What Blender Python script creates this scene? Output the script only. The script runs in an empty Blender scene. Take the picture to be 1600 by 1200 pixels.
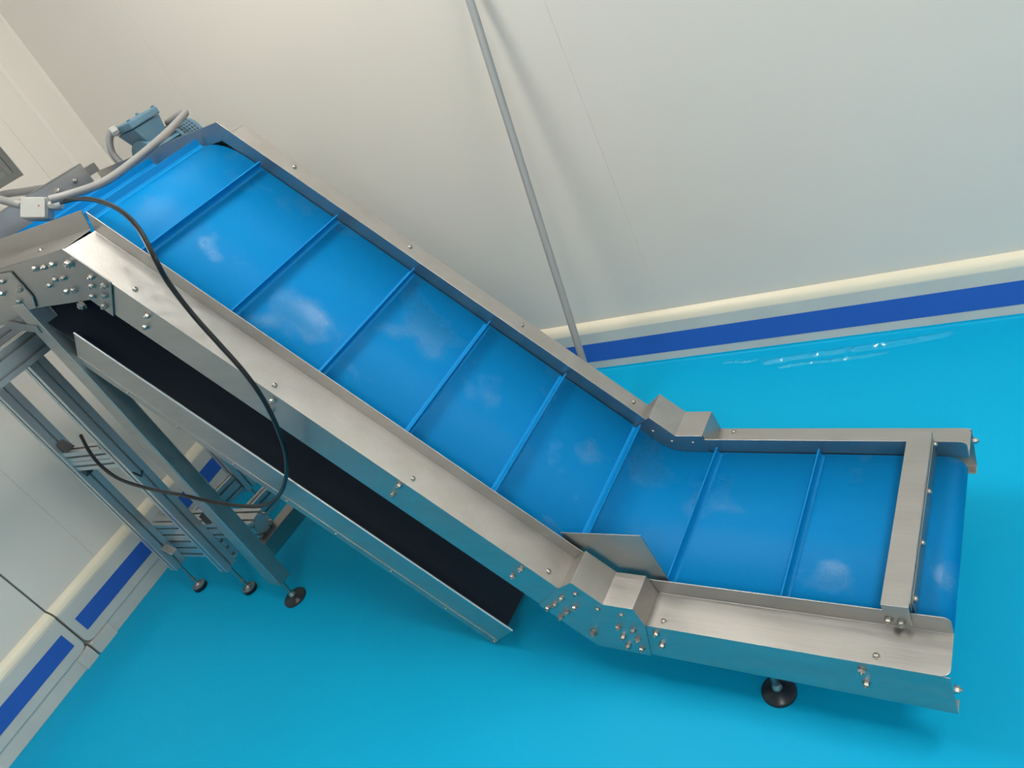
import bpy, bmesh, math, random
import numpy as np
from mathutils import Vector, Matrix
random.seed(7)
S = bpy.context.scene
COL = S.collection
# ------------------------------------------------------------------ camera
FPX, YAW, PIT, ROLL = 1181.18, 0.65044, 1.03001, -0.49803
CAM = np.array([3.28918, -2.41878, 1.80934])
X0, Y0, PSI = 2.45075, -1.31373, -0.1184


def rotm(a, b, c):
    ca, sa, cb, sb, cc, sc = math.cos(a), math.sin(a), math.cos(b), math.sin(b), math.cos(c), math.sin(c)
    return (np.array([[ca, -sa, 0], [sa, ca, 0], [0, 0, 1]]) @ np.array([[1, 0, 0], [0, cb, -sb], [0, sb, cb]])
            @ np.array([[cc, -sc, 0], [sc, cc, 0], [0, 0, 1]]))


RC = rotm(YAW, PIT, ROLL)
cd = bpy.data.cameras.new('camera')
cam = bpy.data.objects.new('camera', cd)
COL.objects.link(cam)
cd.sensor_fit = 'HORIZONTAL'
cd.sensor_width = 36.0
cd.lens = FPX / 1600 * 36
cd.clip_start = 0.02
mw = Matrix([[*RC[0], CAM[0]], [*RC[1], CAM[1]], [*RC[2], CAM[2]], [0, 0, 0, 1]])
cam.matrix_world = mw
S.camera = cam
# ------------------------------------------------------------------ world, exposure
wd = bpy.data.worlds.new('world')
S.world = wd
wd.use_nodes = True
wd.node_tree.nodes['Background'].inputs[0].default_value = (0.8, 0.85, 0.9, 1)
wd.node_tree.nodes['Background'].inputs[1].default_value = 0.3
S.view_settings.view_transform = 'Standard'
S.view_settings.look = 'None'
S.view_settings.gamma = 1
S.view_settings.use_curve_mapping = False
S.view_settings.exposure = 0.0
LAMP_POWER = 19.0          # emission strength of the ceiling lamp diffusers
LAMPS = [(1.65, -1.15), (4.3, -1.5), (3.6, -4.3)]  # last one is unseen, added behind the camera as ambient fill
ROOM_X, ROOM_Y, ROOM_Z = 5.6, -5.6, 3.3


# ------------------------------------------------------------------ pixel helpers (photo 1600x1200)
def ray(p):
    return RC @ np.array([(p[0] - 800) / FPX, -(p[1] - 600) / FPX, -1.0])


def on(p, ax, val):
    r = ray(p)
    return CAM + (val - CAM[ax]) / r[ax] * r


cP, sP = math.cos(PSI), math.sin(PSI)


def toloc(P):
    q = np.asarray(P, float) - [X0, Y0, 0]
    return np.array([cP * q[0] + sP * q[1], -sP * q[0] + cP * q[1], q[2]])


def cv(p, v):                       # pixel -> conveyor frame on plane v = const
    r = ray(p); n = np.array([-sP, cP, 0]); o = np.array([X0, Y0, 0])
    return toloc(CAM + (v - (CAM - o) @ n) / (r @ n) * r)


def cu(p, u):
    r = ray(p); n = np.array([cP, sP, 0]); o = np.array([X0, Y0, 0])
    return toloc(CAM + (u - (CAM - o) @ n) / (r @ n) * r)


def toworld(L):
    return np.array([X0 + cP * L[0] - sP * L[1], Y0 + sP * L[0] + cP * L[1], L[2]])


# ------------------------------------------------------------------ materials
def mat(name, base, rough=0.5, metal=0.0, spec=0.5, noise=None, bump=None, rvar=None, coat=0.0, emit=None, aniso=0.0):
    m = bpy.data.materials.new(name)
    m.use_nodes = True
    nt = m.node_tree
    b = nt.nodes['Principled BSDF']
    b.inputs['Base Color'].default_value = (*base, 1)
    b.inputs['Roughness'].default_value = rough
    b.inputs['Metallic'].default_value = metal
    b.inputs['Specular IOR Level'].default_value = spec
    b.inputs['Coat Weight'].default_value = coat
    b.inputs['Anisotropic'].default_value = aniso
    if emit:
        b.inputs['Emission Color'].default_value = (*emit[0], 1)
        b.inputs['Emission Strength'].default_value = emit[1]
    tc = nt.nodes.new('ShaderNodeTexCoord')

    def nz(scale, stretch=(1, 1, 1), detail=4.0):
        mp = nt.nodes.new('ShaderNodeMapping')
        mp.inputs['Scale'].default_value = stretch
        nt.links.new(tc.outputs['Object'], mp.inputs['Vector'])
        n = nt.nodes.new('ShaderNodeTexNoise')
        n.inputs['Scale'].default_value = scale
        n.inputs['Detail'].default_value = detail
        nt.links.new(mp.outputs['Vector'], n.inputs['Vector'])
        return n
    if noise:                       # (scale, stretch, second colour)
        n = nz(noise[0], noise[1])
        mx = nt.nodes.new('ShaderNodeMix'); mx.data_type = 'RGBA'
        mx.inputs['A'].default_value = (*base, 1)
        mx.inputs['B'].default_value = (*noise[2], 1)
        rp = nt.nodes.new('ShaderNodeMapRange')
        rp.inputs['From Min'].default_value = 0.35; rp.inputs['From Max'].default_value = 0.65
        nt.links.new(n.outputs['Fac'], rp.inputs['Value'])
        nt.links.new(rp.outputs['Result'], mx.inputs['Factor'])
        nt.links.new(mx.outputs['Result'], b.inputs['Base Color'])
    if rvar:                        # (scale, stretch, r0, r1)
        n = nz(rvar[0], rvar[1])
        rp = nt.nodes.new('ShaderNodeMapRange')
        rp.inputs['From Min'].default_value = 0.3; rp.inputs['From Max'].default_value = 0.7
        rp.inputs['To Min'].default_value = rvar[2]; rp.inputs['To Max'].default_value = rvar[3]
        nt.links.new(n.outputs['Fac'], rp.inputs['Value'])
        nt.links.new(rp.outputs['Result'], b.inputs['Roughness'])
    if bump:                        # (scale, stretch, strength)
        n = nz(bump[0], bump[1])
        bp = nt.nodes.new('ShaderNodeBump')
        bp.inputs['Strength'].default_value = bump[2]
        bp.inputs['Distance'].default_value = 0.01
        nt.links.new(n.outputs['Fac'], bp.inputs['Height'])
        nt.links.new(bp.outputs['Normal'], b.inputs['Normal'])
    return m


M = {}
M['wall'] = mat('wall_paint', (0.81, 0.745, 0.675), 0.5, noise=(1.3, (1, 1, 1), (0.79, 0.73, 0.665)), bump=(60, (1, 1, 1), 0.02))
M['wall_core'] = mat('wall_joint', (0.22, 0.22, 0.22), 0.8)
M['faint_joint'] = mat('wall_sealant', (0.75, 0.69, 0.63), 0.6)
M['ceil'] = mat('ceiling_panel', (0.75, 0.75, 0.74), 0.5)
M['base'] = mat('bumper_white', (0.72, 0.67, 0.61), 0.4, noise=(7, (1, 1, 1), (0.67, 0.63, 0.58)))
M['cream_lit'] = mat('bumper_cream_lit', (0.86, 0.78, 0.62), 0.4)  # cream tone includes the light caught by the sloped bumper top
M['stripe'] = mat('bumper_blue', (0.035, 0.13, 0.55), 0.4)
M['floor'] = mat('floor_resin', (0.0, 0.43, 0.74), 0.4, spec=0.15, noise=(1.1, (1, 1, 1), (0.0, 0.415, 0.72)),
                 rvar=(2.5, (1, 1, 1), 0.44, 0.54), bump=(2.2, (1, 1, 1), 0.12))
M['floor_gloss'] = mat('floor_resin_gloss', (0.0, 0.43, 0.74), 0.14, spec=0.8)
M['steel'] = mat('brushed_steel', (0.50, 0.48, 0.46), 0.44, 1.0, rvar=(9, (1, 6, 6), 0.38, 0.50), bump=(160, (0.03, 1, 1), 0.03),
                 noise=(5, (1, 3, 3), (0.46, 0.435, 0.41)))
M['polished'] = mat('polished_edge', (0.75, 0.75, 0.75), 0.3, 1.0)
M['steel_dull'] = mat('dull_steel', (0.40, 0.39, 0.38), 0.38, 1.0, noise=(6, (1, 1, 1), (0.33, 0.325, 0.32)))
M['bolt'] = mat('bolt_steel', (0.46, 0.43, 0.40), 0.36, 1.0)
M['alu'] = mat('anodised_aluminium', (0.60, 0.62, 0.63), 0.36, 0.85)
M['slot'] = mat('profile_slot', (0.05, 0.05, 0.055), 0.6)
M['black'] = mat('black_rubber', (0.007, 0.007, 0.009), 0.3)
M['disc'] = mat('dark_foot_plastic', (0.02, 0.025, 0.032), 0.3)
M['tray_shade'] = mat('tray_shade_dark', (0.022, 0.028, 0.037), 0.5)  # near-black colour stands for the shade inside the tray
M['motor'] = mat('motor_enamel', (0.10, 0.22, 0.32), 0.45, noise=(25, (1, 1, 1), (0.13, 0.24, 0.32)))
M['grille'] = mat('motor_grille', (0.03, 0.06, 0.09), 0.5)
M['grey_pl'] = mat('grey_plastic', (0.42, 0.42, 0.40), 0.5)
M['conduit'] = mat('grey_conduit', (0.30, 0.295, 0.29), 0.5)
M['pole'] = mat('pole_grey', (0.34, 0.345, 0.35), 0.45, 0.0)
M['white_pl'] = mat('white_plastic', (0.7, 0.7, 0.68), 0.4)
M['glass'] = mat('window_glass', (0.30, 0.33, 0.30), 0.08)
M['gasket'] = mat('window_gasket', (0.17, 0.18, 0.17), 0.5)
M['red'] = mat('red_dot', (0.5, 0.03, 0.02), 0.5)
M['lamp'] = mat('lamp_diffuser', (0.9, 0.9, 0.9), 0.5, emit=((1.0, 0.95, 0.86), LAMP_POWER))


def belt_mat():
    m = mat('blue_belt', (0.0, 0.205, 0.52), 0.36, spec=0.2)
    nt = m.node_tree
    b = nt.nodes['Principled BSDF']
    tc = nt.nodes.new('ShaderNodeTexCoord')
    # worn glossy patches
    n = nt.nodes.new('ShaderNodeTexNoise'); n.inputs['Scale'].default_value = 4.2; n.inputs['Detail'].default_value = 6
    nt.links.new(tc.outputs['Object'], n.inputs['Vector'])
    rp = nt.nodes.new('ShaderNodeMapRange')
    rp.inputs['From Min'].default_value = 0.56; rp.inputs['From Max'].default_value = 0.66
    nt.links.new(n.outputs['Fac'], rp.inputs['Value'])
    r2 = nt.nodes.new('ShaderNodeMapRange')
    r2.inputs['To Min'].default_value = 0.40; r2.inputs['To Max'].default_value = 0.20
    nt.links.new(rp.outputs['Result'], r2.inputs['Value'])
    nt.links.new(r2.outputs['Result'], b.inputs['Roughness'])
    r3 = nt.nodes.new('ShaderNodeMapRange')
    r3.inputs['To Min'].default_value = 0.12; r3.inputs['To Max'].default_value = 1.0
    nt.links.new(rp.outputs['Result'], r3.inputs['Value'])
    nt.links.new(r3.outputs['Result'], b.inputs['Specular IOR Level'])
    # fine diamond emboss
    mp = nt.nodes.new('ShaderNodeMapping'); mp.inputs['Rotation'].default_value = (0, 0, 0.785)
    nt.links.new(tc.outputs['UV'], mp.inputs['Vector'])
    vo = nt.nodes.new('ShaderNodeTexVoronoi'); vo.inputs['Scale'].default_value = 260; vo.inputs['Randomness'].default_value = 0.15
    nt.links.new(mp.outputs['Vector'], vo.inputs['Vector'])
    bp = nt.nodes.new('ShaderNodeBump'); bp.inputs['Strength'].default_value = 0.25; bp.inputs['Distance'].default_value = 0.002
    nt.links.new(vo.outputs['Distance'], bp.inputs['Height'])
    nt.links.new(bp.outputs['Normal'], b.inputs['Normal'])
    return m


M['belt'] = belt_mat()
M['cleat'] = mat('blue_cleat', (0.0, 0.225, 0.56), 0.42, spec=0.25)


# ------------------------------------------------------------------ mesh helpers
class MB:
    def __init__(s):
        s.v = []; s.f = []; s.smooth = set()

    def pt(s, p):
        s.v.append(tuple(float(x) for x in p)); return len(s.v) - 1

    def poly(s, pts):
        s.f.append([s.pt(p) for p in pts]); return s

    def hexa(s, c8):                # 8 corners, bottom ring then top ring
        i = [s.pt(p) for p in c8]
        for q in ((3, 2, 1, 0), (4, 5, 6, 7), (0, 1, 5, 4), (1, 2, 6, 5), (2, 3, 7, 6), (3, 0, 4, 7)):
            s.f.append([i[k] for k in q])
        return s

    def box(s, x0, x1, y0, y1, z0, z1):
        return s.hexa([(x0, y0, z0), (x1, y0, z0), (x1, y1, z0), (x0, y1, z0), (x0, y0, z1), (x1, y0, z1), (x1, y1, z1), (x0, y1, z1)])

    def prism(s, ring0, ring1, caps=True):
        a = [s.pt(p) for p in ring0]; b = [s.pt(p) for p in ring1]; n = len(a)
        for k in range(n):
            s.f.append([a[k], a[(k + 1) % n], b[(k + 1) % n], b[k]])
        if caps:
            s.f.append(a[::-1]); s.f.append(b)
        return s

    def lathe(s, prof, o=(0, 0, 0), ax=(0, 0, 1), seg=16):   # prof [(r,h)]
        ax = Vector(ax).normalized(); o = Vector(o)
        t = Vector((1, 0, 0)) if abs(ax.x) < 0.9 else Vector((0, 1, 0))
        e1 = ax.cross(t).normalized(); e2 = ax.cross(e1)
        rings = []
        for r, h in prof:
            rings.append([s.pt(o + ax * h + (e1 * math.cos(2 * math.pi * k / seg) + e2 * math.sin(2 * math.pi * k / seg)) * max(r, 1e-5)) for k in range(seg)])
        for a, b in zip(rings, rings[1:]):
            for k in range(seg):
                s.f.append([a[k], a[(k + 1) % seg], b[(k + 1) % seg], b[k]])
        s.f.append(rings[0][::-1]); s.f.append(rings[-1])
        return s

    def build(s, name, m, parent=None, smooth=False, bevel=0, solid=0, merge=True, offset=-1):
        me = bpy.data.meshes.new(name)
        me.from_pydata(s.v, [], s.f)
        bm = bmesh.new(); bm.from_mesh(me)
        if merge:
            bmesh.ops.remove_doubles(bm, verts=bm.verts, dist=1e-5)
        bmesh.ops.recalc_face_normals(bm, faces=bm.faces)
        bm.to_mesh(me); bm.free()
        if isinstance(m, list):
            for k in m: me.materials.append(k)
        else:
            me.materials.append(m)
        if smooth:
            me.shade_smooth()
            try: me.set_sharp_from_angle(angle=0.7)
            except Exception: pass
        o = bpy.data.objects.new(name, me)
        COL.objects.link(o)
        if parent: o.parent = parent
        if solid:
            md = o.modifiers.new('thickness', 'SOLIDIFY'); md.thickness = solid; md.offset = offset; md.use_even_offset = True
        if bevel:
            md = o.modifiers.new('bevel', 'BEVEL'); md.width = bevel; md.segments = 2; md.limit_method = 'ANGLE'; md.angle_limit = 0.6
        return o


def empty(name, loc=(0, 0, 0), rz=0):
    o = bpy.data.objects.new(name, None)
    COL.objects.link(o); o.location = loc; o.rotation_euler = (0, 0, rz); o.empty_display_size = 0.1
    return o


def tag(o, label=None, cat=None, group=None, kind=None):
    if label: o['label'] = label
    if cat: o['category'] = cat
    if group: o['group'] = group
    if kind: o['kind'] = kind
    return o


def catmull(P, n=10):
    P = [Vector(p) for p in P]
    P = [2 * P[0] - P[1]] + P + [2 * P[-1] - P[-2]]
    out = []
    for i in range(1, len(P) - 2):
        for k in range(n):
            t = k / n
            a, b, c, d = P[i - 1], P[i], P[i + 1], P[i + 2]
            out.append(0.5 * ((2 * b) + (c - a) * t + (2 * a - 5 * b + 4 * c - d) * t * t + (3 * b - a - 3 * c + d) * t ** 3))
    out.append(P[-2])
    return out


def tube(mb, pts, r, seg=10, ribs=0.0):
    pts = [Vector(p) for p in pts]
    tprev = None; e1 = None; rings = []
    for i, p in enumerate(pts):
        t = (pts[min(i + 1, len(pts) - 1)] - pts[max(i - 1, 0)]).normalized()
        if e1 is None:
            e1 = t.cross(Vector((0, 0, 1)))
            if e1.length < 1e-3: e1 = t.cross(Vector((1, 0, 0)))
            e1.normalize()
        else:
            e1 = (e1 - t * e1.dot(t)).normalized()
        e2 = t.cross(e1)
        rr = r * (1 + (ribs if i % 2 else 0))
        rings.append([mb.pt(p + (e1 * math.cos(2 * math.pi * k / seg) + e2 * math.sin(2 * math.pi * k / seg)) * rr) for k in range(seg)])
    for a, b in zip(rings, rings[1:]):
        for k in range(seg):
            mb.f.append([a[k], a[(k + 1) % seg], b[(k + 1) % seg], b[k]])
    mb.f.append(rings[0][::-1]); mb.f.append(rings[-1])
    return mb


# ================================================================== STRUCTURE
TH = 0.03                           # bumper rail thickness; the wall face lies this far behind the bumper face
fl = MB()
prof = [(ROOM_Y, 0.0), (-0.014, 0.0)]
for k in range(1, 9):               # the resin floor coves up the foot of the back wall bumper
    a = math.pi / 2 * k / 8
    prof.append((-0.014 + 0.012 * math.sin(a), 0.012 - 0.012 * math.cos(a)))
prof += [(TH, 0.012), (TH, -0.05), (ROOM_Y, -0.05)]
fl.prism([(-TH - 0.1, y, z) for y, z in prof], [(ROOM_X, y, z) for y, z in prof])
floor = tag(fl.build('floor', M['floor'], smooth=True), 'glossy cyan blue resin floor', None, kind='structure')

for pa, pb, hh, ww in [((1190, 567), (1490, 521), 0.0135, 0.022), ((1215, 574), (1390, 550), 0.008, 0.014), ((1130, 567), (1185, 562), 0.006, 0.012)]:
    A_, B_ = on(pa, 2, 0), on(pb, 2, 0)
    rp_ = MB(); NS, NC = 200, 10
    dv = (B_ - A_); nv = np.array([-dv[1], dv[0], 0]) / np.linalg.norm(dv)
    for i in range(NS + 1):
        t_ = i / NS
        amp = math.sin(math.pi * t_) ** 0.5 * (0.75 + 0.25 * math.sin(9 * t_ + 1) + 0.15 * math.sin(23 * t_) + 0.16 * math.sin(61 * t_) + 0.08 * math.sin(97 * t_ + 2))
        for j in range(NC + 1):
            q_ = 2 * j / NC - 1
            c_ = A_ + dv * t_ + nv * (q_ * ww + 0.004 * math.sin(7 * t_))
            rp_.pt((c_[0], c_[1], -0.0004 + max(amp, 0.02) * hh * (0.5 + 0.5 * math.cos(math.pi * q_))))
    for i in range(NS):
        for j in range(NC):
            k_ = i * (NC + 1) + j
            rp_.f.append([k_, k_ + 1, k_ + NC + 2, k_ + NC + 1])
    rp_.build('floor_wrinkle', M['floor_gloss'], floor, smooth=True)
cl = MB().box(-0.2, ROOM_X, ROOM_Y, 0.2, ROOM_Z, ROOM_Z + 0.08)
tag(cl.build('ceiling', M['ceil']), kind='structure')
tag(MB().box(ROOM_X, ROOM_X + 0.1, ROOM_Y, 0.2, 0, ROOM_Z).build('wall_right', M['wall']), kind='structure')
tag(MB().box(-0.2, ROOM_X + 0.1, ROOM_Y - 0.1, ROOM_Y, 0, ROOM_Z).build('wall_front', M['wall']), kind='structure')

# back wall: sandwich panels over a core
wb = tag(MB().box(-0.2, ROOM_X, TH + 0.0012, TH + 0.1, 0, ROOM_Z).build('wall_back', M['faint_joint']), 'pale grey panelled back wall', kind='structure')
edges = [-0.2, 0.63, 2.265, 3.9, ROOM_X]
for a, b in zip(edges, edges[1:]):
    MB().box(a + 0.0006, b - 0.0006, TH, TH + 0.0012, 0.0, ROOM_Z).build('panel', M['wall'], wb)

# left wall, with a dark open gap between two leaves
wl = tag(MB().box(-0.2, -TH - 0.012, ROOM_Y, 0.1, 0, ROOM_Z).build('wall_left', M['wall_core']), 'pale grey panelled left wall', kind='structure')
GAP = -1.557
WY, WZ = -0.355, 1.675              # window corner
led = [ROOM_Y, -3.2, -1.84, GAP, -1.275, -0.268, 0.1]
for a, b in zip(led, led[1:]):
    g = 0.0009
    g0 = 0.004 if a == GAP else g
    g1 = 0.004 if b == GAP else g
    if a == -1.275:                 # this panel holds the window
        p = MB()
        p.box(-TH - 0.012, -TH, a + g, b - g, 0, WZ)
        p.box(-TH - 0.012, -TH, WY, b - g, WZ, ROOM_Z)
        p.box(-TH - 0.012, -TH, a + g, -1.15, WZ, ROOM_Z)
        p.box(-TH - 0.012, -TH, -1.15, WY, 2.5, ROOM_Z)
        p.build('panel', M['wall'], wl)
    else:
        MB().box(-TH - 0.012, -TH, a + g0, b - g1, 0.0, ROOM_Z).build('panel', M['wall'], wl, bevel=0.0006)
    if g0 == g and a > ROOM_Y + 0.1:
        MB().box(-TH - 0.0125, -TH - 0.002, a - g, a + g, 0.0, ROOM_Z).build('sealant_joint', M['faint_joint'], wl)
win = empty('window_1', (-TH, -0.75, WZ))
tag(win, 'grey framed window in the left wall', kind='structure')
wx = MB(); y0, y1, z0, z1 = -1.15 + 0.75, WY + 0.75, 0, 2.5 - WZ
fw = 0.028
wx.box(-0.02, -0.004, y1 - fw, y1, z0, z1); wx.box(-0.02, -0.004, y0, y0 + fw, z0, z1)
wx.box(-0.02, -0.004, y0 + fw, y1 - fw, z0, z0 + fw); wx.box(-0.02, -0.004, y0 + fw, y1 - fw, z1 - fw, z1)
wx.build('window_frame', M['gasket'], win)
MB().box(-0.018, -0.0135, y0 + fw, y1 - fw, z0 + fw, z1 - fw).build('pane', M['glass'], win)
wx = MB()
wx.box(-0.0135, -0.0115, y1 - fw - 0.03, y1 - fw - 0.022, z0 + fw, z1 - fw); wx.box(-0.0135, -0.0115, y0 + fw, y1 - fw - 0.03, z0 + fw + 0.022, z0 + fw + 0.03)
wx.build('glazing_bar', M['gasket'], win)

# corner column: chamfered cover strip with a rounded moulding
cm = MB()
cpf = [(-TH, TH), (-TH, -0.135), (-TH + 0.008, -0.128), (-TH + 0.014, -0.118), (-TH + 0.014, -0.098), (-0.012, TH - 0.012), (-0.006, TH)]
cm.prism([(x, y, 0.0) for x, y in cpf], [(x, y, ROOM_Z) for x, y in cpf])
tag(cm.build('trim_1', M['wall'], bevel=0.002), 'white corner cover strip between the two walls', kind='structure')

# back bumper rail
bb = MB()
bp = [(TH, 0.0), (0.0, 0.0), (0.0, 0.198), (TH, 0.198)]
bb.prism([(0.03, y, z) for y, z in bp], [(ROOM_X, y, z) for y, z in bp])
bbo = tag(bb.build('baseboard_back', M['base'], bevel=0.003), 'white bumper rail with blue stripe along the back wall', kind='structure')
q = MB(); pr = [(0.001, 0.198), (0.004, 0.214), (0.014, 0.228), (TH, 0.236), (TH, 0.198)]
q.prism([(0.03, y, z) for y, z in pr], [(ROOM_X, y, z) for y, z in pr])
q.build('cream_lit_bevel', M['cream_lit'], bbo, smooth=True)
MB().box(0.04, ROOM_X, -0.0012, 0.002, 0.05, 0.143).build('blue_stripe', M['stripe'], bbo)

# left bumper rails (one for each leaf)
def left_rail(ya, yb, r_at_a, r_at_b):
    o = MB()
    # face outline (y,z) with rounded lower corner beside the gap
    outl = []
    r = 0.035
    def arc(cy, cz, a0, a1):
        for k in range(7):
            a = a0 + (a1 - a0) * k / 6
            outl.append((cy + r * math.cos(a), cz + r * math.sin(a)))
    zl, zt = 0.068, 0.262
    if r_at_a: arc(ya + r, zl + r, math.pi, 1.5 * math.pi)
    else: outl.append((ya, zl))
    if r_at_b: arc(yb - r, zl + r, 1.5 * math.pi, 2 * math.pi)
    else: outl.append((yb, zl))
    outl += [(yb, zt), (ya, zt)]
    o.prism([(-TH, y, z) for y, z in outl], [(0.002, y, z) for y, z in outl])
    ro = o.build('baseboard_left', M['base'], bevel=0.006)
    q = MB(); pr = [(0.001, zt), (-0.003, zt + 0.014), (-0.014, zt + 0.028), (-TH, zt + 0.036), (-TH, zt)]
    q.prism([(x, ya, z) for x, z in pr], [(x, yb, z) for x, z in pr])
    q.build('cream_lit_bevel', M['cream_lit'], ro, smooth=True)
    MB().box(0.0, 0.0033, ya + (0.036 if r_at_a else 0.0), yb - (0.033 if r_at_b else 0), 0.118, 0.195).build('blue_stripe', M['stripe'], ro)
    p = MB().box(-TH, -0.004, ya, yb, 0.0, 0.068)
    p.build('plinth', M['base'], ro, bevel=0.002)
    if r_at_a: MB().box(-0.004, 0.004, ya + 0.001, ya + 0.105, 0.0, 0.062).build('plinth_block', M['base'], ro, bevel=0.001)
    if r_at_b: MB().box(-0.004, 0.004, yb - 0.068, yb - 0.001, 0.0, 0.062).build('plinth_block', M['base'], ro, bevel=0.001)
    return tag(ro, None, None, kind='structure')


tag(left_rail(GAP + 0.004, -0.14, True, False), 'white bumper rail with blue stripe between the wall gap and the corner')
tag(left_rail(ROOM_Y, GAP - 0.004, False, True), 'white bumper rail with blue stripe left of the wall gap')

# ------------------------------------------------------------------ ceiling lamps
for i, (lx, ly) in enumerate(LAMPS):
    L = empty('ceiling_lamp', (lx, ly, ROOM_Z))
    tag(L, ['white ceiling panel lamp above the conveyor head', 'white ceiling panel lamp at the right of the back wall', 'unseen ceiling panel lamp added as fill, far from the back wall'][i], 'lamp', 'ceiling lamps')
    MB().box(-0.32, 0.32, -0.62, 0.62, -0.05, -0.0).build('lamp_housing', M['white_pl'], L, bevel=0.004)
    MB().box(-0.30, 0.30, -0.60, 0.60, -0.056, -0.051).build('diffuser', M['lamp'], L)

# ================================================================== CONVEYOR
ZL, TAU, F, H, P_, L1, AL, L2, HB = 0.31955, -0.01061, 0.09849, 0.05269, 0.13166, 0.75419, 0.8907, 1.64906, 0.04829
W = 0.5
L3 = 0.74                            # length of the top section
cA, sA, cT, sT = math.cos(AL), math.sin(AL), math.cos(TAU), math.sin(TAU)


def SL(s, v, n): return (s * cT + n * sT, v, ZL - s * sT + n * cT)
def SI(s, v, n): return (-s * cA + n * sA, v, ZL + s * sA + n * cA)
def SU(s, v, n): return (-L2 * cA - s, v, ZL + L2 * sA + n)


def inv_I(L):
    w = L[2] - ZL
    return (-L[0] * cA + w * sA, L[1], L[0] * sA + w * cA)


def inv_L(L):
    w = L[2] - ZL
    return (L[0] * cT - w * sT, L[1], L[0] * sT + w * cT)


CAML = toloc(CAM)


def on_n(p, frame, n):               # pixel -> point of the plane n = const of section frame
    r = ray(p); rl = np.array([cP * r[0] + sP * r[1], -sP * r[0] + cP * r[1], r[2]])
    o = np.array(frame(0, 0, n)); nn = np.array(frame(0, 0, 1)) - np.array(frame(0, 0, 0))
    return CAML + ((o - CAML) @ nn) / (rl @ nn) * rl


NI = np.array(SI(0, 0, 1)) - np.array(SI(0, 0, 0))
NL = np.array(SL(0, 0, 1)) - np.array(SL(0, 0, 0))

conv = empty('inclined_conveyor', (X0, Y0, 0), PSI)
tag(conv, 'stainless steel inclined cleated conveyor with a blue belt standing on the cyan floor', 'conveyor')

# shared bolt meshes -------------------------------------------------
def bolt_mesh(kind):
    b = MB()
    if kind == 'hex':                # washer, nut and stud
        b.lathe([(0.0095, 0), (0.0095, 0.0018)], seg=14)
        b.lathe([(0.0078, 0.0018), (0.0078, 0.0085), (0.007, 0.0095)], seg=6)
        b.lathe([(0.0038, 0.0095), (0.0038, 0.0135), (0.003, 0.0142)], seg=8)
    elif kind == 'big':
        b.lathe([(0.013, 0), (0.013, 0.0022)], seg=16)
        b.lathe([(0.0108, 0.0022), (0.0108, 0.0115), (0.0095, 0.0125)], seg=6)
        b.lathe([(0.0052, 0.0125), (0.0052, 0.0165)], seg=8)
    elif kind == 'button':
        b.lathe([(0.0085, 0), (0.0085, 0.0015), (0.0068, 0.0015), (0.0062, 0.004), (0.0045, 0.0058), (0.0022, 0.0063), (0.002, 0.0045), (0.0001, 0.0044)], seg=12)
    elif kind == 'rivet':
        b.lathe([(0.0055, 0), (0.0052, 0.0018), (0.0035, 0.0034), (0.0008, 0.004)], seg=10)
    o = b.build('bolt', M['bolt'], smooth=True)
    me = o.data
    bpy.data.objects.remove(o)
    return me


BM = {k: bolt_mesh(k) for k in ('hex', 'big', 'button', 'rivet')}


def bolt(kind, pos, axis, parent, name='bolt'):
    o = bpy.data.objects.new(name, BM[kind]); COL.objects.link(o)
    o.parent = parent
    o.location = tuple(float(x) for x in pos)
    o.rotation_euler = Vector([float(x) for x in axis]).to_track_quat('Z', 'Y').to_euler()
    o.rotation_euler.rotate_axis('Z', random.uniform(0, 1))
    return o


T = 0.0028
# side rails ------------------------------------------------------------
def rail(name, fr, near, s_lip, s_fold, s_out, s_bot, rnd_end=None, label=None):
    """s_* = (start, end) along the section at the lip top, the fold, the flange edge and the plate bottom."""
    v0, vo = (0, -F) if near else (W, W + F)
    vi = vo + (0.03 if near else -0.03)
    b = MB()
    (la, lb), (fa, fb), (oa, ob), (ba, bb_) = s_lip, s_fold, s_out, s_bot
    r = 0.016
    if rnd_end:
        arc = [fr(lb - r + r * math.sin(a), v0, -r + r * math.cos(a)) for a in [math.pi / 2 * k / 5 for k in range(6)]]
        b.poly([fr(fa, v0, -H), fr(la, v0, 0)] + arc + [fr(fb, v0, -H)])
        sg = -1 if near else 1
        arc2 = [fr(ob - r + r * math.sin(a), vo - sg * (r - r * math.cos(a)), -H) for a in [math.pi / 2 * k / 5 for k in range(5, -1, -1)]]
        b.poly([fr(fa, v0, -H), fr(fb, v0, -H)] + arc2 + [fr(oa, vo, -H)])
        b.poly([fr(oa, vo, -H), arc2[-1], fr(bb_, vo, -H - 0.002), fr(bb_, vo, -H - P_), fr(ba, vo, -H - P_)])
    else:
        b.poly([fr(la, v0, 0), fr(lb, v0, 0), fr(fb, v0, -H), fr(fa, v0, -H)])
        b.poly([fr(fa, v0, -H), fr(fb, v0, -H), fr(ob, vo, -H), fr(oa, vo, -H)])
        b.poly([fr(oa, vo, -H), fr(ob, vo, -H), fr(bb_, vo, -H - P_), fr(ba, vo, -H - P_)])
    b.poly([fr(ba, vo, -H - P_), fr(bb_, vo, -H - P_), fr(bb_, vi, -H - P_), fr(ba, vi, -H - P_)])
    o = b.build(name, M['steel'], conv, solid=T, bevel=0.0012, offset=0)
    return o


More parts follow.
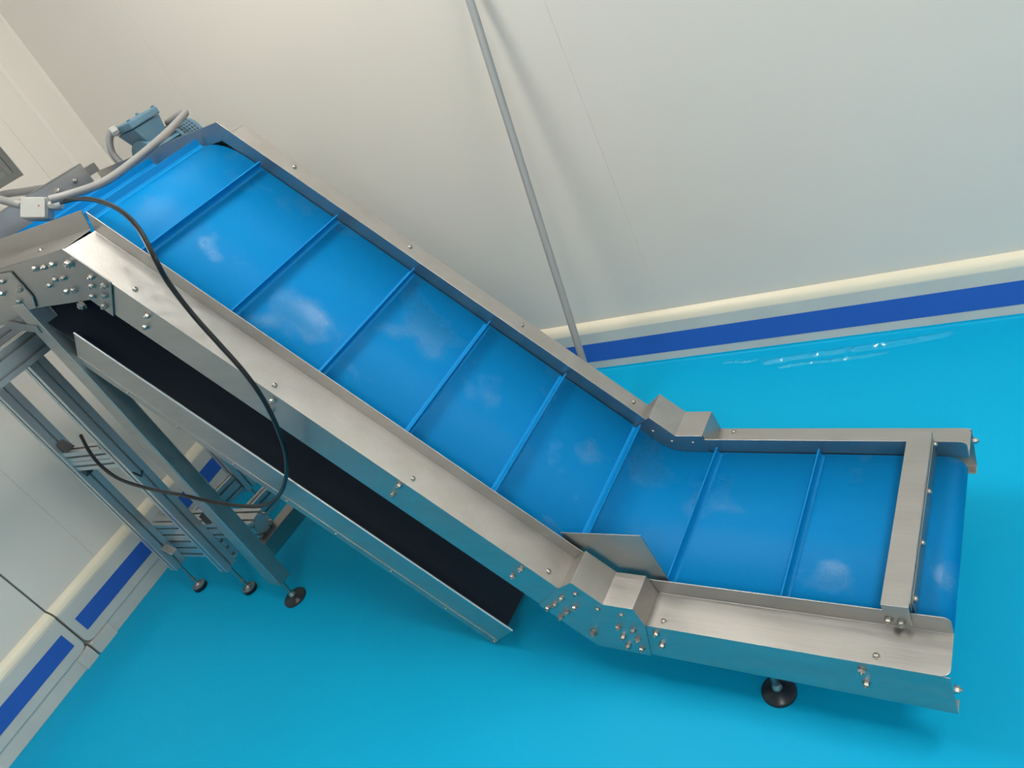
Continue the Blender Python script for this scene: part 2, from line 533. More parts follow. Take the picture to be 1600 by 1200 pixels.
g = math.tan(AL / 2)                 # mitre at the top bend
mt = H * g; mb2 = (H + P_) * g
rl = {}
for near in (True, False):
    e = 0.008 if near else 0.0008
    k = 'n' if near else 'f'
    rl['l' + k] = rail('side_rail', SL, near, (0.090, L1), (0.088, L1), (0.086, L1), (0.07, L1), rnd_end=True)
    rl['i' + k] = rail('side_rail', SI, near, (0.104, L2 - e), (0.104, L2 - mt - e), (0.104, L2 - mt - (0.001 if near else e)), (0.104, L2 - mb2 - 0.002))
    rl['u' + k] = rail('side_rail', SU, near, (e, L3), (mt + e, L3), (mt + (0.001 if near else e), L3), (mb2 + 0.002, L3))
rl['ln']['label'] = 'stainless side rail of the flat infeed, near side'
rl['in']['label'] = 'stainless side rail of the incline, near side'
rl['lf']['label'] = 'stainless side rail of the flat infeed, wall side'
rl['if']['label'] = 'stainless side rail of the incline, wall side'

# bolts on the rails ----------------------------------------------------
VN = -F - T / 2
for p in [(211, 452), (429, 602), (645, 748), (857, 893)]:
    bolt('button', on_n(p, SI, -H + T / 2), NI, rl['in'])
for p in [(1037, 971), (1369, 1025)]:
    bolt('button', on_n(p, SL, -H + T / 2), NL, rl['ln'])
for p in [(460, 261), (641, 386), (816, 508), (990, 628)]:
    bolt('button', on_n(p, SI, -H + T / 2), NI, rl['if'])
bolt('button', on_n((1147, 675), SL, -H + T / 2), NL, rl['lf'])
bolt('button', on_n((64, 392), SU, -H + T / 2), (0, 0, 1), rl['un'])
for p in [(231, 492), (229, 510), (427, 625), (424, 640), (624, 757), (615, 771), (814, 888), (802, 899)]:
    bolt('hex', cv(p, VN), (0, -1, 0), rl['in'])
for p in [(1025, 989), (1035, 1007), (1347, 1046), (1354, 1067)]:
    bolt('hex', cv(p, VN), (0, -1, 0), rl['ln'])
bolt('hex', SL(L1, -F + 0.012, -H - 0.06), (1, 0, 0), rl['ln'])
bolt('hex', SL(L1, W + F - 0.012, -H - 0.03), (1, 0, 0), rl['lf'])

# belt --------------------------------------------------------------------
# path of the outer belt surface in (u, w): carrying run, head roller, return run, tail roller
RT = 0.045                            # roller radius incl. belt
def arc_pts(cu_, cw, r, a0, a1, n):
    return [(cu_ + r * math.cos(a0 + (a1 - a0) * k / n), cw + r * math.sin(a0 + (a1 - a0) * k / n)) for k in range(n + 1)]


def uw(fr, s, n):
    q = fr(s, 0, n); return (q[0], q[2])


path = []
tail = uw(SL, L1 - RT - 0.006, -HB - RT)
head_s = L3 - RT - 0.03
# carrying run, from tail to head, with softened bends
path += arc_pts(tail[0], tail[1], RT, -math.pi / 2, math.pi / 2, 12)
bend = [uw(SL, 0.0, -HB)]
lowb = HB * math.tan(AL / 2)
def fillet(A, B, C, r, n=8):
    A, B, C = map(np.array, (A, B, C)); d1 = (A - B) / np.linalg.norm(A - B); d2 = (C - B) / np.linalg.norm(C - B)
    P1 = B + d1 * r; P2 = B + d2 * r
    return [tuple((1 - t) ** 2 * P1 + 2 * t * (1 - t) * B + t * t * P2) for t in np.linspace(0, 1, n + 1)]


lowpt = uw(SI, lowb, -HB)
# intersection of low belt line and incline belt line
def isect(p, dp, q, dq):
    A = np.array([[dp[0], -dq[0]], [dp[1], -dq[1]]]); t = np.linalg.solve(A, np.array(q) - np.array(p)); return tuple(np.array(p) + t[0] * np.array(dp))


Bl = isect(uw(SL, 0, -HB), (cT, -sT), uw(SI, 0, -HB), (-cA, sA))
Bu = isect(uw(SU, 0, -HB), (-1, 0), uw(SI, 0, -HB), (-cA, sA))
endU = uw(SU, head_s, -HB)
startL = uw(SL, L1 - RT - 0.006, -HB)
path += fillet(startL, Bl, Bu, 0.05)
path += fillet(Bl, Bu, endU, 0.10, 10)
hc = (endU[0], endU[1] - RT)
path += arc_pts(hc[0], hc[1], RT, math.pi / 2, 1.5 * math.pi, 12)
# return run hugging below
RB = 2 * RT
Bu2 = isect((hc[0], hc[1] - RT), (1, 0), uw(SI, 0, -HB - RB - 0.03), (-cA, sA))
Bl2 = isect((tail[0], tail[1] - RT), (1, 0), uw(SI, 0, -HB - RB - 0.03), (-cA, sA))
path += fillet((hc[0], hc[1] - RT), Bu2, Bl2, 0.06)
path += fillet(Bu2, Bl2, (tail[0], tail[1] - RT), 0.06)
bt = MB()
V0, V1 = 0.004, W - 0.004
n = len(path)
ia = [bt.pt((u, V0, w)) for u, w in path]; ib = [bt.pt((u, V1, w)) for u, w in path]
for k in range(n):
    bt.f.append([ia[k], ia[(k + 1) % n], ib[(k + 1) % n], ib[k]])
belt = bt.build('belt', M['belt'], conv, smooth=True, merge=False)
md = belt.modifiers.new('thickness', 'SOLIDIFY'); md.thickness = 0.0025; md.offset = -1
# uv in metres along the belt for the emboss
uvl = belt.data.uv_layers.new(name='uv')
acc = [0.0]
for k in range(n):
    a, b = path[k], path[(k + 1) % n]
    acc.append(acc[-1] + math.hypot(b[0] - a[0], b[1] - a[1]))
for poly in belt.data.polygons:
    ks = poly.index
    for li in poly.loop_indices:
        vi = belt.data.loops[li].vertex_index
        col = vi % n
        d_ = acc[col] if not (ks == n - 1 and col == 0) else acc[n]
        uvl.data[li].uv = (d_, (0 if vi < n else 1) * (V1 - V0))
belt['label'] = 'blue embossed belt with worn shiny patches'

# cleats: upright blades across the belt
def cleat(base, d, nrm, h=0.028):
    base, d, nrm = np.array(base), np.array(d), np.array(nrm)
    b = MB()
    sec = [(-0.011, 0.0), (-0.005, 0.0025), (-0.0022, 0.009), (-0.0018, h), (0.0018, h), (0.0022, 0.009), (0.005, 0.0025), (0.011, 0.0)]
    def P(a, z, v): q = base + d * a + nrm * z; return (q[0], v, q[1])
    b.prism([P(a, z, 0.012) for a, z in sec], [P(a, z, W - 0.012) for a, z in sec])
    return b.build('cleat', M['cleat'], conv)


dI, nI = (-cA, sA), (sA, cA)
for s in [0.108, 0.380, 0.656, 0.931, 1.207, 1.483]:
    cleat(uw(SI, s, -HB), dI, nI)
for s in [0.128, 0.412]:
    cleat(uw(SL, s, -HB), (cT, -sT), (sT, cT))
for s in [0.115, 0.39, 0.66]:
    cleat(uw(SU, s, -HB), (-1, 0), (0, 1))
# return run cleats, hanging below the belt
for s in [0.45, 0.73, 1.0, 1.28]:
    cleat(uw(SI, s, -HB - RB - 0.03), dI, (-nI[0], -nI[1]))

# rollers and axles
for nm, c_ in (('tail_roller', tail), ('head_roller', hc)):
    MB().lathe([(0.012, -0.085), (0.012, 0.004), (RT - 0.003, 0.0045), (RT - 0.003, W - 0.0085), (0.012, W - 0.008), (0.012, W + 0.085)], (c_[0], 0, c_[1]), (0, 1, 0), 20).build(nm, M['steel_dull'], conv, smooth=True)

# bend covers -----------------------------------------------------------------
BT = 0.015                              # cover height above the lip line
kI, kL = SI(0.104, 0, BT), SL(0.090, 0, BT)
kB = isect((SI(0, 0, BT)[0], SI(0, 0, BT)[2]), (-cA, sA), (SL(0, 0, BT)[0], SL(0, 0, BT)[2]), (cT, -sT))
for near in (True, False):
    b = MB()
    va, vb = (-0.002, -F - 0.003) if near else (W + 0.002, W + F + 0.003)
    top = [(kI[0], kI[2]), kB, (kL[0], kL[2])]
    eI = SI(0.104, 0, -H + 0.002); eL = SL(0.094, 0, -H + 0.002)
    ring = top
    for (a, c_) in zip(ring, ring[1:]):
        b.poly([(a[0], va, a[1]), (c_[0], va, c_[1]), (c_[0], vb, c_[1]), (a[0], vb, a[1])])
    # end cheeks
    b.poly([(kL[0], va, kL[2]), (kL[0], vb, kL[2]), (eL[0] + 0.006, vb, eL[2]), (eL[0] + 0.006, va, eL[2])])
    b.poly([(kI[0], va, kI[2]), (kI[0], vb, kI[2]), (eI[0] - 0.0, vb, eI[2]), (eI[0], va, eI[2])])
    if near:
        # outer gusset plate, one piece with the cover
        g1 = SI(0.104, 0, -H - P_ - 0.004); g2 = SL(0.0, 0, -H - P_ - 0.03); g3 = SL(0.068, 0, -H - P_ - 0.004); gI = SI(0.112, 0, -H)
        gB = isect((SI(0, 0, -H - P_ - 0.004)[0], SI(0, 0, -H - P_ - 0.004)[2]), (-cA, sA), (SL(0, 0, -H - P_ - 0.004)[0], SL(0, 0, -H - P_ - 0.004)[2]), (cT, -sT))
        pol = [(kI[0], kI[2]), kB, (kL[0], kL[2]), (eL[0] + 0.006, eL[2]), (g3[0], g3[2]), gB, (g1[0], g1[2]), (gI[0], gI[2])]
        b.poly([(u, vb, w) for u, w in pol])
    else:
        fz = [SI(0.118, 0, -HB - 0.008), SI(lowb, 0, -HB), SL(0.094, 0, -HB - 0.008)]
        pol = [(kI[0], kI[2]), kB, (kL[0], kL[2]), (fz[2][0], fz[2][2]), (Bl[0], Bl[1] - 0.008), (fz[0][0], fz[0][2])]
        b.poly([(u, W - 0.002, w) for u, w in pol])
        for (a, c_) in zip(top, top[1:]):
            b.poly([(a[0], va, a[1]), (c_[0], va, c_[1]), (c_[0], W - 0.002, c_[1]), (a[0], W - 0.002, a[1])])
        g1 = SI(0.104, 0, -H - P_); g3 = SL(0.068, 0, -H - P_)
        b.poly([(u, vb, w) for u, w in [(kI[0], kI[2]), kB, (kL[0], kL[2]), (g3[0], g3[2]), (g1[0], g1[2])]])
    o = b.build('bend_cover', M['steel'], conv, solid=T, bevel=0.0012, offset=0)
    if near:
        ncov = o
        for p in [(857, 949), (867, 943), (878, 934), (877, 963), (886, 955), (899, 948), (967, 979), (974, 994), (982, 1008), (990, 984), (997, 998), (1004, 1013)]:
            bolt('hex', cv(p, vb - T / 2), (0, -1, 0), o)
        for p in [(899, 928.5), (934, 952), (971, 961)]:
            bolt('button', cv(p, vb - T / 2), (0, -1, 0), o)
        bolt('big', cv((928, 988), vb - T / 2), (0, -1, 0), o)
        o['label'] = 'bolted bend cover on the near side'
    else:
        for p in [(1020, 674), (1050, 690), (1083, 692)]:
            bolt('rivet', cv(p, W - 0.002 - T / 2), (0, -1, 0), o)
        o['label'] = 'bend cover on the wall side'

# guard plate standing inside the near bend
gp = MB()
gp.poly([(q_[0], 0.010, q_[2]) for q_ in [cv((876, 832), 0.01), cv((1001, 837), 0.01), cv((1046, 908), 0.01), SL(0.09, 0, -0.035), (Bl[0], 0, Bl[1] + 0.012), SI(0.14, 0, -0.035)]])
gp.build('guard_plate', M['steel'], conv, solid=0.0025, offset=0)['label'] = 'upright steel guard plate inside the near bend'

# cross bar over the tail end ------------------------------------------------
cb = MB()
z0_, z1_ = 0.026, 0.0
cb.poly([SL(0.630, -0.006, 0.026), SL(0.683, -0.006, 0.026), SL(0.683, W + 0.006, 0.026), SL(0.630, W + 0.006, 0.026)])
cb.poly([SL(0.630, -0.006, 0.026), SL(0.683, -0.006, 0.026), SL(0.681, -0.006, -0.034), SL(0.632, -0.006, -0.034)])
cb.poly([SL(0.630, W + 0.006, 0.026), SL(0.683, W + 0.006, 0.026), SL(0.681, W + 0.006, -0.034), SL(0.632, W + 0.006, -0.034)])
cb.poly([SL(0.683, 0.006, 0.026), SL(0.683, W - 0.006, 0.026), SL(0.683, W - 0.006, -0.004), SL(0.683, 0.006, -0.004)])
cbo = cb.build('cross_bar', M['steel'], conv, solid=0.0022, bevel=0.0015, offset=0)
cbo['label'] = 'steel cross bar bridging the tail end of the belt'
sb = MB().hexa([SL(0.6845, 0.01, -0.036), SL(0.6875, 0.01, -0.036), SL(0.6875, W - 0.01, -0.036), SL(0.6845, W - 0.01, -0.036),
                SL(0.6845, 0.01, 0.018), SL(0.6875, 0.01, 0.018), SL(0.6875, W - 0.01, 0.018), SL(0.6845, W - 0.01, 0.018)])
sb.build('scraper_strip', M['steel_dull'], cbo)
for p in [(1389, 968), (1409, 972)]:
    bolt('hex', cv(p, -0.0075), (0, -1, 0), cbo)
for p in [(1461, 699), (1451, 769), (1440, 845), (1428, 929)]:
    q_ = cu(p, SL(0.6875, 0, 0)[0]); bolt('button', SL(0.6876, q_[1], 0.004), (1, 0, 0), cbo)

# drip tray under the incline ---------------------------------------------------
TN, TB = -0.440, -0.565
tr = MB()
ts0, ts1 = 0.080, 1.63
tr.poly([SI(ts0, -F, TN), SI(ts1, -F, TN), SI(ts1, -F, TB), SI(ts0, -F, TB)])
tr.poly([SI(ts0, W + F, TN), SI(ts1, W + F, TN), SI(ts1, W + F, TB), SI(ts0, W + F, TB)])
tro = tr.build('drip_tray', M['steel'], conv, solid=0.003, bevel=0.001, offset=0)
tro['label'] = 'long drip tray hung under the incline'
MB().poly([SI(ts0 + 0.008, -F + 0.002, TB + 0.07), SI(1.86, -F + 0.002, TB + 0.07), SI(1.86, W + F - 0.002, TB + 0.07), SI(ts0 + 0.008, W + F - 0.002, TB + 0.07)]).build('tray_floor_shade', M['tray_shade'], tro, solid=0.004)  # dark sheet, run past the tray to paint the shade under the top section
MB().hexa([SI(ts0, -F - 0.0035, TB - 0.028), SI(ts1, -F - 0.0035, TB - 0.028), SI(ts1, -F - 0.0, TB - 0.028), SI(ts0, -F - 0.0, TB - 0.028),
           SI(ts0, -F - 0.0035, TB + 0.004), SI(ts1, -F - 0.0035, TB + 0.004), SI(ts1, -F - 0.0, TB + 0.004), SI(ts0, -F - 0.0, TB + 0.004)]).build('tray_flange', M['steel'], tro)
for p in [(117, 552), (199, 608), (277, 661), (365, 720), (450, 779), (528, 829), (614, 889), (700, 948), (776, 1000)]:
    q_ = inv_I(cv(p, -F - 0.0035)); bolt('rivet', SI(q_[0], -F - 0.0035, TB - 0.012), (0, -1, 0), tro)
tube(MB(), [SI(ts0, -F, TN + 0.002), SI(0.8, -F, TN + 0.002), SI(ts1, -F, TN + 0.002)], 0.0035, 8).build('tray_edge', M['polished'], tro, smooth=True)
# top gusset plate, near side --------------------------------------------------------
VG = -F - 0.005
gpx = [(98, 389), (174, 441), (178, 494), (142, 468), (57, 481), (0, 494), (-120, 520), (-120, 452), (0, 421)]
gm = MB(); gm.poly([cv(p, VG) for p in gpx])
go = gm.build('gusset_plate', M['steel_dull'], conv, solid=0.004, offset=0, bevel=0.001)
go['label'] = 'bolted gusset plate at the top bend'
for x, y in [(262, 180), (325, 165), (385, 150), (365, 300), (405, 258), (462, 245), (490, 345), (540, 335), (662, 240), (668, 305), (757, 300), (672, 378), (760, 375), (760, 450)]:
    bolt('hex', cv((x * 0.21667, 380 + y * 0.21667), VG - 0.002), (0, -1, 0), go)
for x, y in [(505, 145), (600, 440)]:
    bolt('big', cv((x * 0.21667, 380 + y * 0.21667), VG - 0.002), (0, -1, 0), go)

# legs of the conveyor ------------------------------------------------------------
LU0, LU1 = -1.545, -1.470
def disc_foot(mb_stem, mb_disc, u, v, zt, r=0.047):
    mb_stem.lathe([(0.008, 0.02), (0.008, zt)], (u, v, 0), seg=12)
    mb_stem.lathe([(0.013, zt - 0.012), (0.013, zt - 0.002)], (u, v, 0), seg=6)
    mb_stem.lathe([(0.014, 0.016), (0.012, 0.03), (0.008, 0.036)], (u, v, 0), seg=12)
    mb_disc.lathe([(r, 0.0), (r, 0.006), (r * 0.92, 0.011), (r * 0.45, 0.018), (r * 0.3, 0.022)], (u, v, 0), seg=28)


for near, (v0, v1) in ((True, (-0.117, -0.057)), (False, (0.557, 0.617))):
    lg = MB().box(LU0, LU1, v0, v1, 0.115, 1.44)
    lo = lg.build('leg', M['steel'], conv, bevel=0.004)
    st, dc = MB(), MB()
    disc_foot(st, dc, (LU0 + LU1) / 2, (v0 + v1) / 2 - 0.005, 0.125)
    st.build('foot_stem', M['bolt'], lo, smooth=True)
    dc.build('foot_disc', M['disc'], lo, smooth=True)
    # bracket plate bolted to the top section
    sg = -1 if near else 1
    vv = VG - 0.006 if near else W + F + 0.012
    bm_ = MB()
    bpx = [(-60, 436), (17, 425), (52, 464), (57, 480), (36, 489), (14, 506), (-60, 520)]
    if near:
        bm_.poly([cv(p, vv) for p in bpx])
        bo = bm_.build('leg_bracket', M['steel_dull'], lo, solid=0.005, offset=0, bevel=0.001)
        MB().poly([cv(p, -0.113) for p in [(15, 500), (60, 507), (68, 518), (20, 512)]]).build('bracket_strut', M['steel_dull'], lo, solid=0.008)
        for x, y in [(22, 272), (20, 360), (145, 330), (140, 415)]:
            bolt('hex', cv((x * 0.21667, 380 + y * 0.21667), vv - 0.0025), (0, -1, 0), bo)
    else:
        bm_.poly([(LU0 - 0.05, vv, 1.40), (LU1 + 0.05, vv, 1.40), (LU1 + 0.05, vv, 1.54), (LU0 - 0.05, vv, 1.54)])
        bm_.build('leg_bracket', M['steel_dull'], lo, solid=0.005, offset=0)
MB().box(LU0 + 0.012, LU1 - 0.004, -0.057, 0.557, 0.216, 0.288).build('leg_crossbar', M['steel_dull'], conv, bevel=0.004)
for k, (v0, v1) in enumerate(((-0.075, -0.03), (0.53, 0.575))):   # short feet under the flat infeed
    u_ = 0.356; z_ = SL(u_, 0, -H - P_)[2]
    st, dc = MB(), MB()
    disc_foot(st, dc, u_, (v0 + v1) / 2 - 0.006, z_ + 0.012, 0.043)
    so = st.build('infeed_foot', M['bolt'], conv, smooth=True)
    dc.build('foot_disc', M['disc'], so, smooth=True)
    MB().box(u_ - 0.03, u_ + 0.03, v0 - 0.02, v1 + 0.02, z_ + 0.001, z_ + 0.006).build('foot_plate', M['steel_dull'], so)
MB().box(0.33, 0.38, -F + 0.005, W + F - 0.005, SL(0.35, 0, -H - P_)[2] + 0.006, SL(0.35, 0, -H - P_)[2] + 0.035).build('infeed_crossbar', M['steel_dull'], conv)
# brackets joining legs to the incline (far end of the tray)
MB().box(LU1 + 0.001, LU1 + 0.03, -0.05, 0.55, 1.12, 1.15).build('tray_support', M['steel_dull'], conv)

# discharge head plate ----------------------------------------------------------------
ZT = ZL + L2 * sA
hp = MB()
UH = -1.75
hp.box(UH - 0.004, UH, 0.012, 0.455, ZT - 0.045, ZT + 0.048)
hp.box(UH - 0.03, UH, 0.012, 0.455, ZT + 0.046, ZT + 0.050)
ho = hp.build('discharge_plate', M['steel'], conv)
hp = MB(); hp.box(UH - 0.03, UH - 0.004, 0.455, 0.50, ZT + 0.0, ZT + 0.03); hp.build('plate_lug', M['steel_dull'], ho)
for p in [(93, 299), (117, 283)]:
    q_ = cu(p, UH); bolt('big' if p[0] < 100 else 'hex', (UH, q_[1], q_[2]), (1, 0, 0), ho)

# drive motor ------------------------------------------------------------------------
UM, ZM = -1.63, 1.54
mo = MB().lathe([(0.03, 0.50), (0.03, 0.605), (0.085, 0.606), (0.085, 0.622), (0.066, 0.624), (0.066, 0.76)], (UM, 0, ZM), (0, 1, 0), 28).build('motor', M['motor'], conv, smooth=True)
mo['label'] = 'blue-grey electric drive motor'
for k in range(22):
    a = 2 * math.pi * k / 22
    c_, s_ = math.cos(a), math.sin(a)
    f_ = MB()
    r0, r1 = 0.064, 0.076
    e = 0.0022
    f_.hexa([(UM + c_ * r0 - s_ * e, 0.64, ZM + s_ * r0 + c_ * e), (UM + c_ * r1 - s_ * e, 0.64, ZM + s_ * r1 + c_ * e), (UM + c_ * r1 - s_ * e, 0.735, ZM + s_ * r1 + c_ * e), (UM + c_ * r0 - s_ * e, 0.735, ZM + s_ * r0 + c_ * e),
             (UM + c_ * r0 + s_ * e, 0.64, ZM + s_ * r0 - c_ * e), (UM + c_ * r1 + s_ * e, 0.64, ZM + s_ * r1 - c_ * e), (UM + c_ * r1 + s_ * e, 0.735, ZM + s_ * r1 - c_ * e), (UM + c_ * r0 + s_ * e, 0.735, ZM + s_ * r0 - c_ * e)])
    f_.build('cooling_fin', M['motor'], mo)
fc = MB().lathe([(0.079, 0.735), (0.079, 0.812), (0.07, 0.828), (0.03, 0.832)], (UM, 0, ZM), (0, 1, 0), 30).build('fan_cowl', M['motor'], mo, smooth=True)
gr = MB()
for k in range(40):
    a = 2 * math.pi * k / 40
    for v_ in (0.750, 0.763, 0.776, 0.789, 0.802):
        c_, s_ = math.cos(a), math.sin(a); t_ = 0.0042
        q0 = [(UM + c_ * 0.0793 - s_ * t_, v_ - 0.004, ZM + s_ * 0.0793 + c_ * t_), (UM + c_ * 0.0793 + s_ * t_, v_ - 0.004, ZM + s_ * 0.0793 - c_ * t_),
              (UM + c_ * 0.0793 + s_ * t_, v_ + 0.004, ZM + s_ * 0.0793 - c_ * t_), (UM + c_ * 0.0793 - s_ * t_, v_ + 0.004, ZM + s_ * 0.0793 + c_ * t_)]
        gr.poly(q0)
go2 = gr.build('cowl_vents', M['grille'], fc, merge=False); go2['kind'] = 'stuff'
tb = MB()
tb.hexa([(UM - 0.045, 0.625, ZM + 0.05), (UM + 0.045, 0.625, ZM + 0.05), (UM + 0.045, 0.705, ZM + 0.05), (UM - 0.045, 0.705, ZM + 0.05),
         (UM - 0.056, 0.595, ZM + 0.125), (UM + 0.056, 0.595, ZM + 0.125), (UM + 0.056, 0.715, ZM + 0.125), (UM - 0.056, 0.715, ZM + 0.125)])
tbo = tb.build('terminal_box', M['motor'], mo, bevel=0.004)
MB().box(UM - 0.061, UM + 0.061, 0.590, 0.720, ZM + 0.127, ZM + 0.152).build('terminal_lid', M['motor'], tbo, bevel=0.005)
for du in (-0.052, 0.052):
    for v_ in (0.6, 0.71):
        MB().lathe([(0.006, ZM + 0.15), (0.006, ZM + 0.158)], (UM + du, v_, 0), seg=8).build('lid_screw', M['motor'], tbo)

# ================================================================== JUNCTION BOX WITH CONDUITS (thing)
JW = cv((52, 325), 0.03)
jb = empty('junction_box', toworld((JW[0], 0.0, ZT)), PSI)
tag(jb, 'small light grey junction box with conduits sitting on the conveyor head', 'junction box')


def J(L):
    return (L[0] - JW[0], L[1], L[2] - ZT)


# the box dangles on its conduits, lid tilted up towards the room
JC = Vector(J(cv((54, 325), 0.05)))
ex = Vector((cP * RC[0][0] + sP * RC[1][0], -sP * RC[0][0] + cP * RC[1][0], RC[2][0]))
ey = Vector((cP * RC[0][1] + sP * RC[1][1], -sP * RC[0][1] + cP * RC[1][1], RC[2][1]))
ez = Vector((cP * RC[0][2] + sP * RC[1][2], -sP * RC[0][2] + cP * RC[1][2], RC[2][2]))


def JB(mb):
    mb.v = [tuple(JC + ex * x + ey * y + ez * z) for x, y, z in mb.v]
    return mb


JB(MB().box(-0.037, 0.037, -0.031, 0.031, -0.034, 0.004)).build('box_body', M['grey_pl'], jb, bevel=0.005)
JB(MB().box(-0.035, 0.035, -0.029, 0.029, 0.0045, 0.010)).build('box_lid', M['grey_pl'], jb, bevel=0.003)
JB(MB().lathe([(0.0024, 0.010), (0.0024, 0.0106)], (0.018, 0.004, 0), (0, 0, 1), 10)).build('red_mark', M['red'], jb)
JB(MB().lathe([(0.013, 0.036), (0.013, 0.046), (0.017, 0.046), (0.017, 0.062), (0.012, 0.07)], (0, 0.006, -0.012), (1, 0.1, 0), 8)).build('cable_gland', M['grey_pl'], jb, smooth=True)
# conduit from box up to the motor
def conduit(name, pts, r=0.0115):
    return tube(MB(), catmull([J(p) for p in pts], 26), r, 10, 0.07).build(name, M['conduit'], jb, smooth=True)


conduit('conduit', [cv((78, 312), 0.05), cv((115, 302), 0.10), cv((165, 283), 0.20), cv((215, 247), 0.36), cv((258, 210), 0.54), cv((284, 183), 0.66), cv((289, 176), 0.70), cv((278, 181), 0.735), cv((262, 192), 0.745)])
conduit('conduit', [cv((184, 202), 0.585), cv((175, 206), 0.575), cv((171, 220), 0.56), cv((175, 238), 0.55), cv((184, 250), 0.545), cv((192, 258), 0.54)])
conduit('conduit', [cv((36, 321), 0.055), cv((22, 317), 0.06), cv((8, 314), 0.09), cv((-8, 309), 0.12), cv((-16, 307), 0.125)])
conduit('conduit', [cv((70, 294), 0.55), cv((40, 299), 0.53), cv((10, 303), 0.52), cv((-12, 309), 0.515)], 0.014)
MB().lathe([(0.012, 0), (0.016, 0.004), (0.016, 0.022), (0.012, 0.026)], J(cv((184, 202), 0.585)), (-0.4, -0.9, 0), 8).build('conduit_gland', M['grey_pl'], jb, smooth=True)

# ================================================================== BLACK CABLE (thing)
cable_pts = [((96, 316), 0.075), ((120, 311), 0.06), ((150, 313), 0.03), ((185, 327), -0.02), ((215, 355), -0.06), ((240, 400), -0.115), ((262, 440), -0.125), ((300, 490), -0.13), ((340, 535), -0.135),
             ((380, 580), -0.14), ((412, 625), -0.145), ((436, 675), -0.15), ((447, 715), -0.15), ((446, 750), -0.15), ((435, 775), -0.15), ((415, 789), -0.15), ((385, 791), -0.155), ((340, 786), -0.165), ((290, 775), -0.175),
             ((235, 764), -0.18), ((190, 750), -0.18), ((160, 730), -0.17), ((140, 706), -0.15), ((126, 680), -0.115)]
CB0 = toworld(cv((126, 680), -0.12))
cbl = tube(MB(), catmull([toworld(cv(p, v)) for p, v in cable_pts], 8), 0.0062, 8).build('power_cable', M['black'], smooth=True)
tag(cbl, 'thin black power cable looping from the junction box down to the aluminium stand', 'cable')
# loose cable tail on the floor behind the leg
fp = [(366, 806), (385, 801), (402, 795), (420, 787), (437, 776)]
tl = tube(MB(), catmull([on(p, 2, 0.006) for p in fp], 8), 0.006, 8).build('cable_tail', M['black'], smooth=True)
tag(tl, 'short dark cable tail lying on the floor behind the steel leg', 'cable')

# ================================================================== LEANING POLE (thing)
pf = on((952, 695), 2, 0.0)
pt = on((700, -109), 1, TH - 0.014)
dirp = (pt - pf) / np.linalg.norm(pt - pf)
po = tube(MB(), [pf + dirp * 0.006, pf + dirp * 0.5, pt + dirp * 0.0], 0.0135, 14).build('leaning_pole', M['pole'], smooth=True)
tag(po, 'thin grey metal pole leaning against the back wall behind the conveyor', 'pole')

# ================================================================== ALUMINIUM STAND (thing)
AX, BX = 0.335, 0.660
YA, YB = -1.200, -0.76
stand = empty('profile_stand', (AX, YA, 0))
tag(stand, 'aluminium slotted-profile stand with levelling feet left of the steel leg', 'stand')


def SP(x, y, z): return (x - AX, y - YA, z)


def profile(name, p0, p1, wa, wb, up, na, nb, parent):
    """slotted extrusion from p0 to p1; wa along side axis, wb along up axis; na/nb slots per face."""
    p0, p1 = Vector(SP(*p0)), Vector(SP(*p1))
    t = (p1 - p0).normalized(); up = Vector(up); side = up.cross(t).normalized()
    def face_outline():
        pts = []
        def edge(ax, bx, cx, dirx, nrm, w_, n_):
            # corner (ax), walk along dirx length w_, with n_ T slots cut in along -nrm
            pitch = w_ / n_
            for i in range(n_):
                c0 = pitch * (i + 0.5)
                for off, dep in ((-0.0045, 0), (-0.0045, 0.006), (-0.009, 0.006), (-0.006, 0.012), (0.006, 0.012), (0.009, 0.006), (0.0045, 0.006), (0.0045, 0)):
                    pts.append(ax + dirx * (c0 + off) - nrm * dep)
        A = -side * wa / 2 - up * wb / 2
        for dirx, nrm, w_, n_ in ((side, -up, wa, na), (up, side, wb, nb), (-side, up, wa, na), (-up, -side, wb, nb)):
            pts.append(A.copy()); edge(A, None, None, dirx, nrm, w_, n_); A = A + dirx * w_
        return pts
    out = face_outline()
    b = MB(); b.prism([p0 + q for q in out], [p1 + q for q in out])
    return b.build(name, M['alu'], parent)


def lev_foot(x, y, zt, parent):
    st = MB()
    st.lathe([(0.006, 0.025), (0.006, zt)], SP(x, y, 0), seg=10)
    st.lathe([(0.0105, 0.055), (0.0105, 0.063)], SP(x, y, 0), seg=6)
    o = st.build('foot_stem', M['bolt'], parent, smooth=True)
    MB().lathe([(0.030, 0.0), (0.031, 0.014), (0.029, 0.0155)], SP(x, y, 0), seg=24).build('foot_pad', M['black'], o, smooth=True)
    MB().lathe([(0.0285, 0.0156), (0.0285, 0.021), (0.015, 0.025), (0.010, 0.033)], SP(x, y, 0), seg=24).build('foot_cap', M['steel_dull'], o, smooth=True)


ZB = 0.155
for (x, y) in ((AX, YA), (BX, YA), (AX + 0.075, YB), (BX + 0.075, YB)):
    p_ = profile('post', (x, y, ZB), (x, y, 1.235), 0.045, 0.06, (0, 1, 0), 1, 1, stand)
    lev_foot(x, y, ZB, p_)
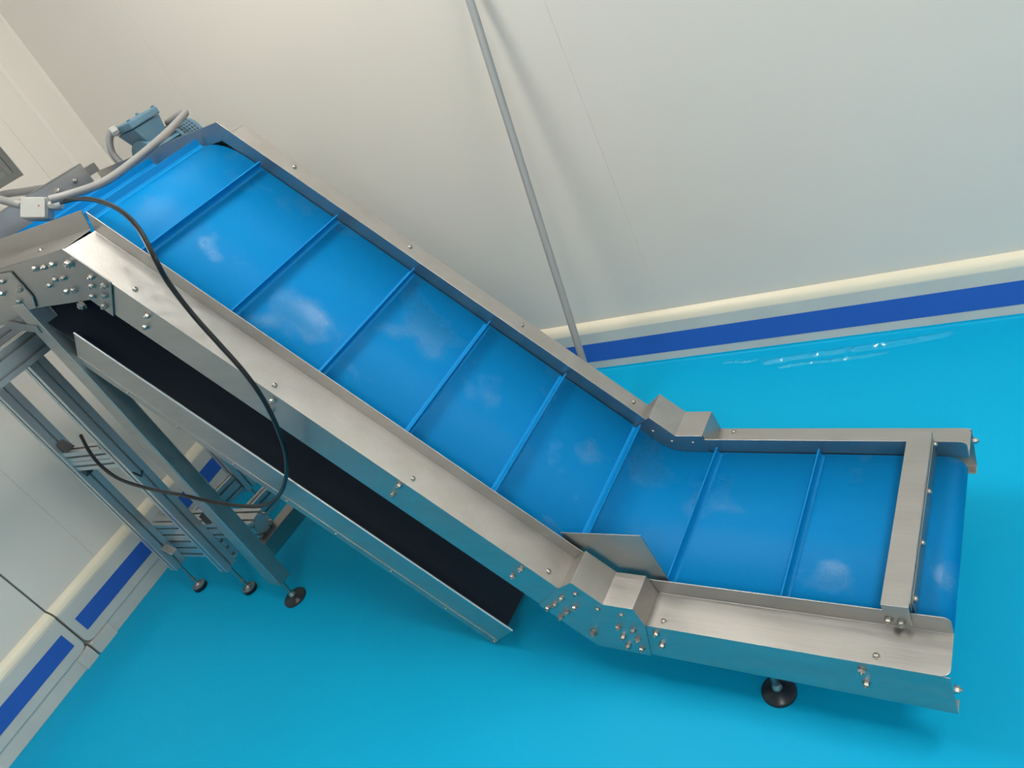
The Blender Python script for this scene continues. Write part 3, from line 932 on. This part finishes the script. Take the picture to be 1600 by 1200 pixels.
# wide lower beam running behind both posts to beyond the steel leg
profile('upper_beam', (AX - 0.022, YA + 0.071, 0.331), (0.950, YA + 0.071, 0.331), 0.08, 0.08, (0, 0, 1), 2, 2, stand)
profile('lower_beam', (AX - 0.022, YA + 0.071, 0.230), (BX + 0.03, YA + 0.071, 0.230), 0.08, 0.12, (0, 0, 1), 2, 3, stand)
mbm = profile('middle_beam', (AX + 0.023, YA, 0.822), (BX - 0.023, YA, 0.822), 0.045, 0.045, (0, 0, 1), 1, 1, stand)
profile('middle_beam', (AX + 0.023, YA, 0.775), (BX - 0.023, YA, 0.775), 0.045, 0.045, (0, 0, 1), 1, 1, stand)
for x in (AX, BX):
    profile('cross_beam', (x + 0.01, YA + 0.113, 0.225), (x + 0.068, YB - 0.031, 0.225), 0.045, 0.09, (0, 0, 1), 1, 2, stand)
profile('top_beam', (BX - 0.01, -1.62, 1.28), (BX + 0.09, YB + 0.05, 1.28), 0.045, 0.09, (0, 0, 1), 1, 2, stand)
profile('top_beam', (AX - 0.01, -1.62, 1.28), (AX + 0.09, YB + 0.05, 1.28), 0.045, 0.09, (0, 0, 1), 1, 2, stand)
# corner brackets
def bracket(x, y, z, sx, sz, m):
    b = MB()
    b.prism([SP(x, y - 0.017, z), SP(x + sx * 0.04, y - 0.017, z), SP(x, y - 0.017, z + sz * 0.04)], [SP(x, y + 0.017, z), SP(x + sx * 0.04, y + 0.017, z), SP(x, y + 0.017, z + sz * 0.04)])
    return b.build('corner_bracket', m, stand, bevel=0.002)


bracket(AX + 0.0228, YA, 0.845, 1, 1, M['slot'])
bracket(BX - 0.0228, YA, 0.845, -1, 1, M['slot'])
bracket(AX + 0.0228, YA, 0.752, 1, -1, M['slot'])
bracket(AX + 0.0228, YA, 0.24, 1, 1, M['steel_dull'])
bracket(BX + 0.0228, YA + 0.055, 0.3715, 1, 1, M['slot'])
tie = tube(MB(), [SP(BX + 0.0, YA - 0.026, 0.735), SP(BX + 0.028, YA - 0.026, 0.722), SP(BX + 0.04, YA - 0.022, 0.70), SP(BX + 0.07, YA - 0.02, 0.725)], 0.0035, 6)
tie.build('cable_tie', M['black'], stand)
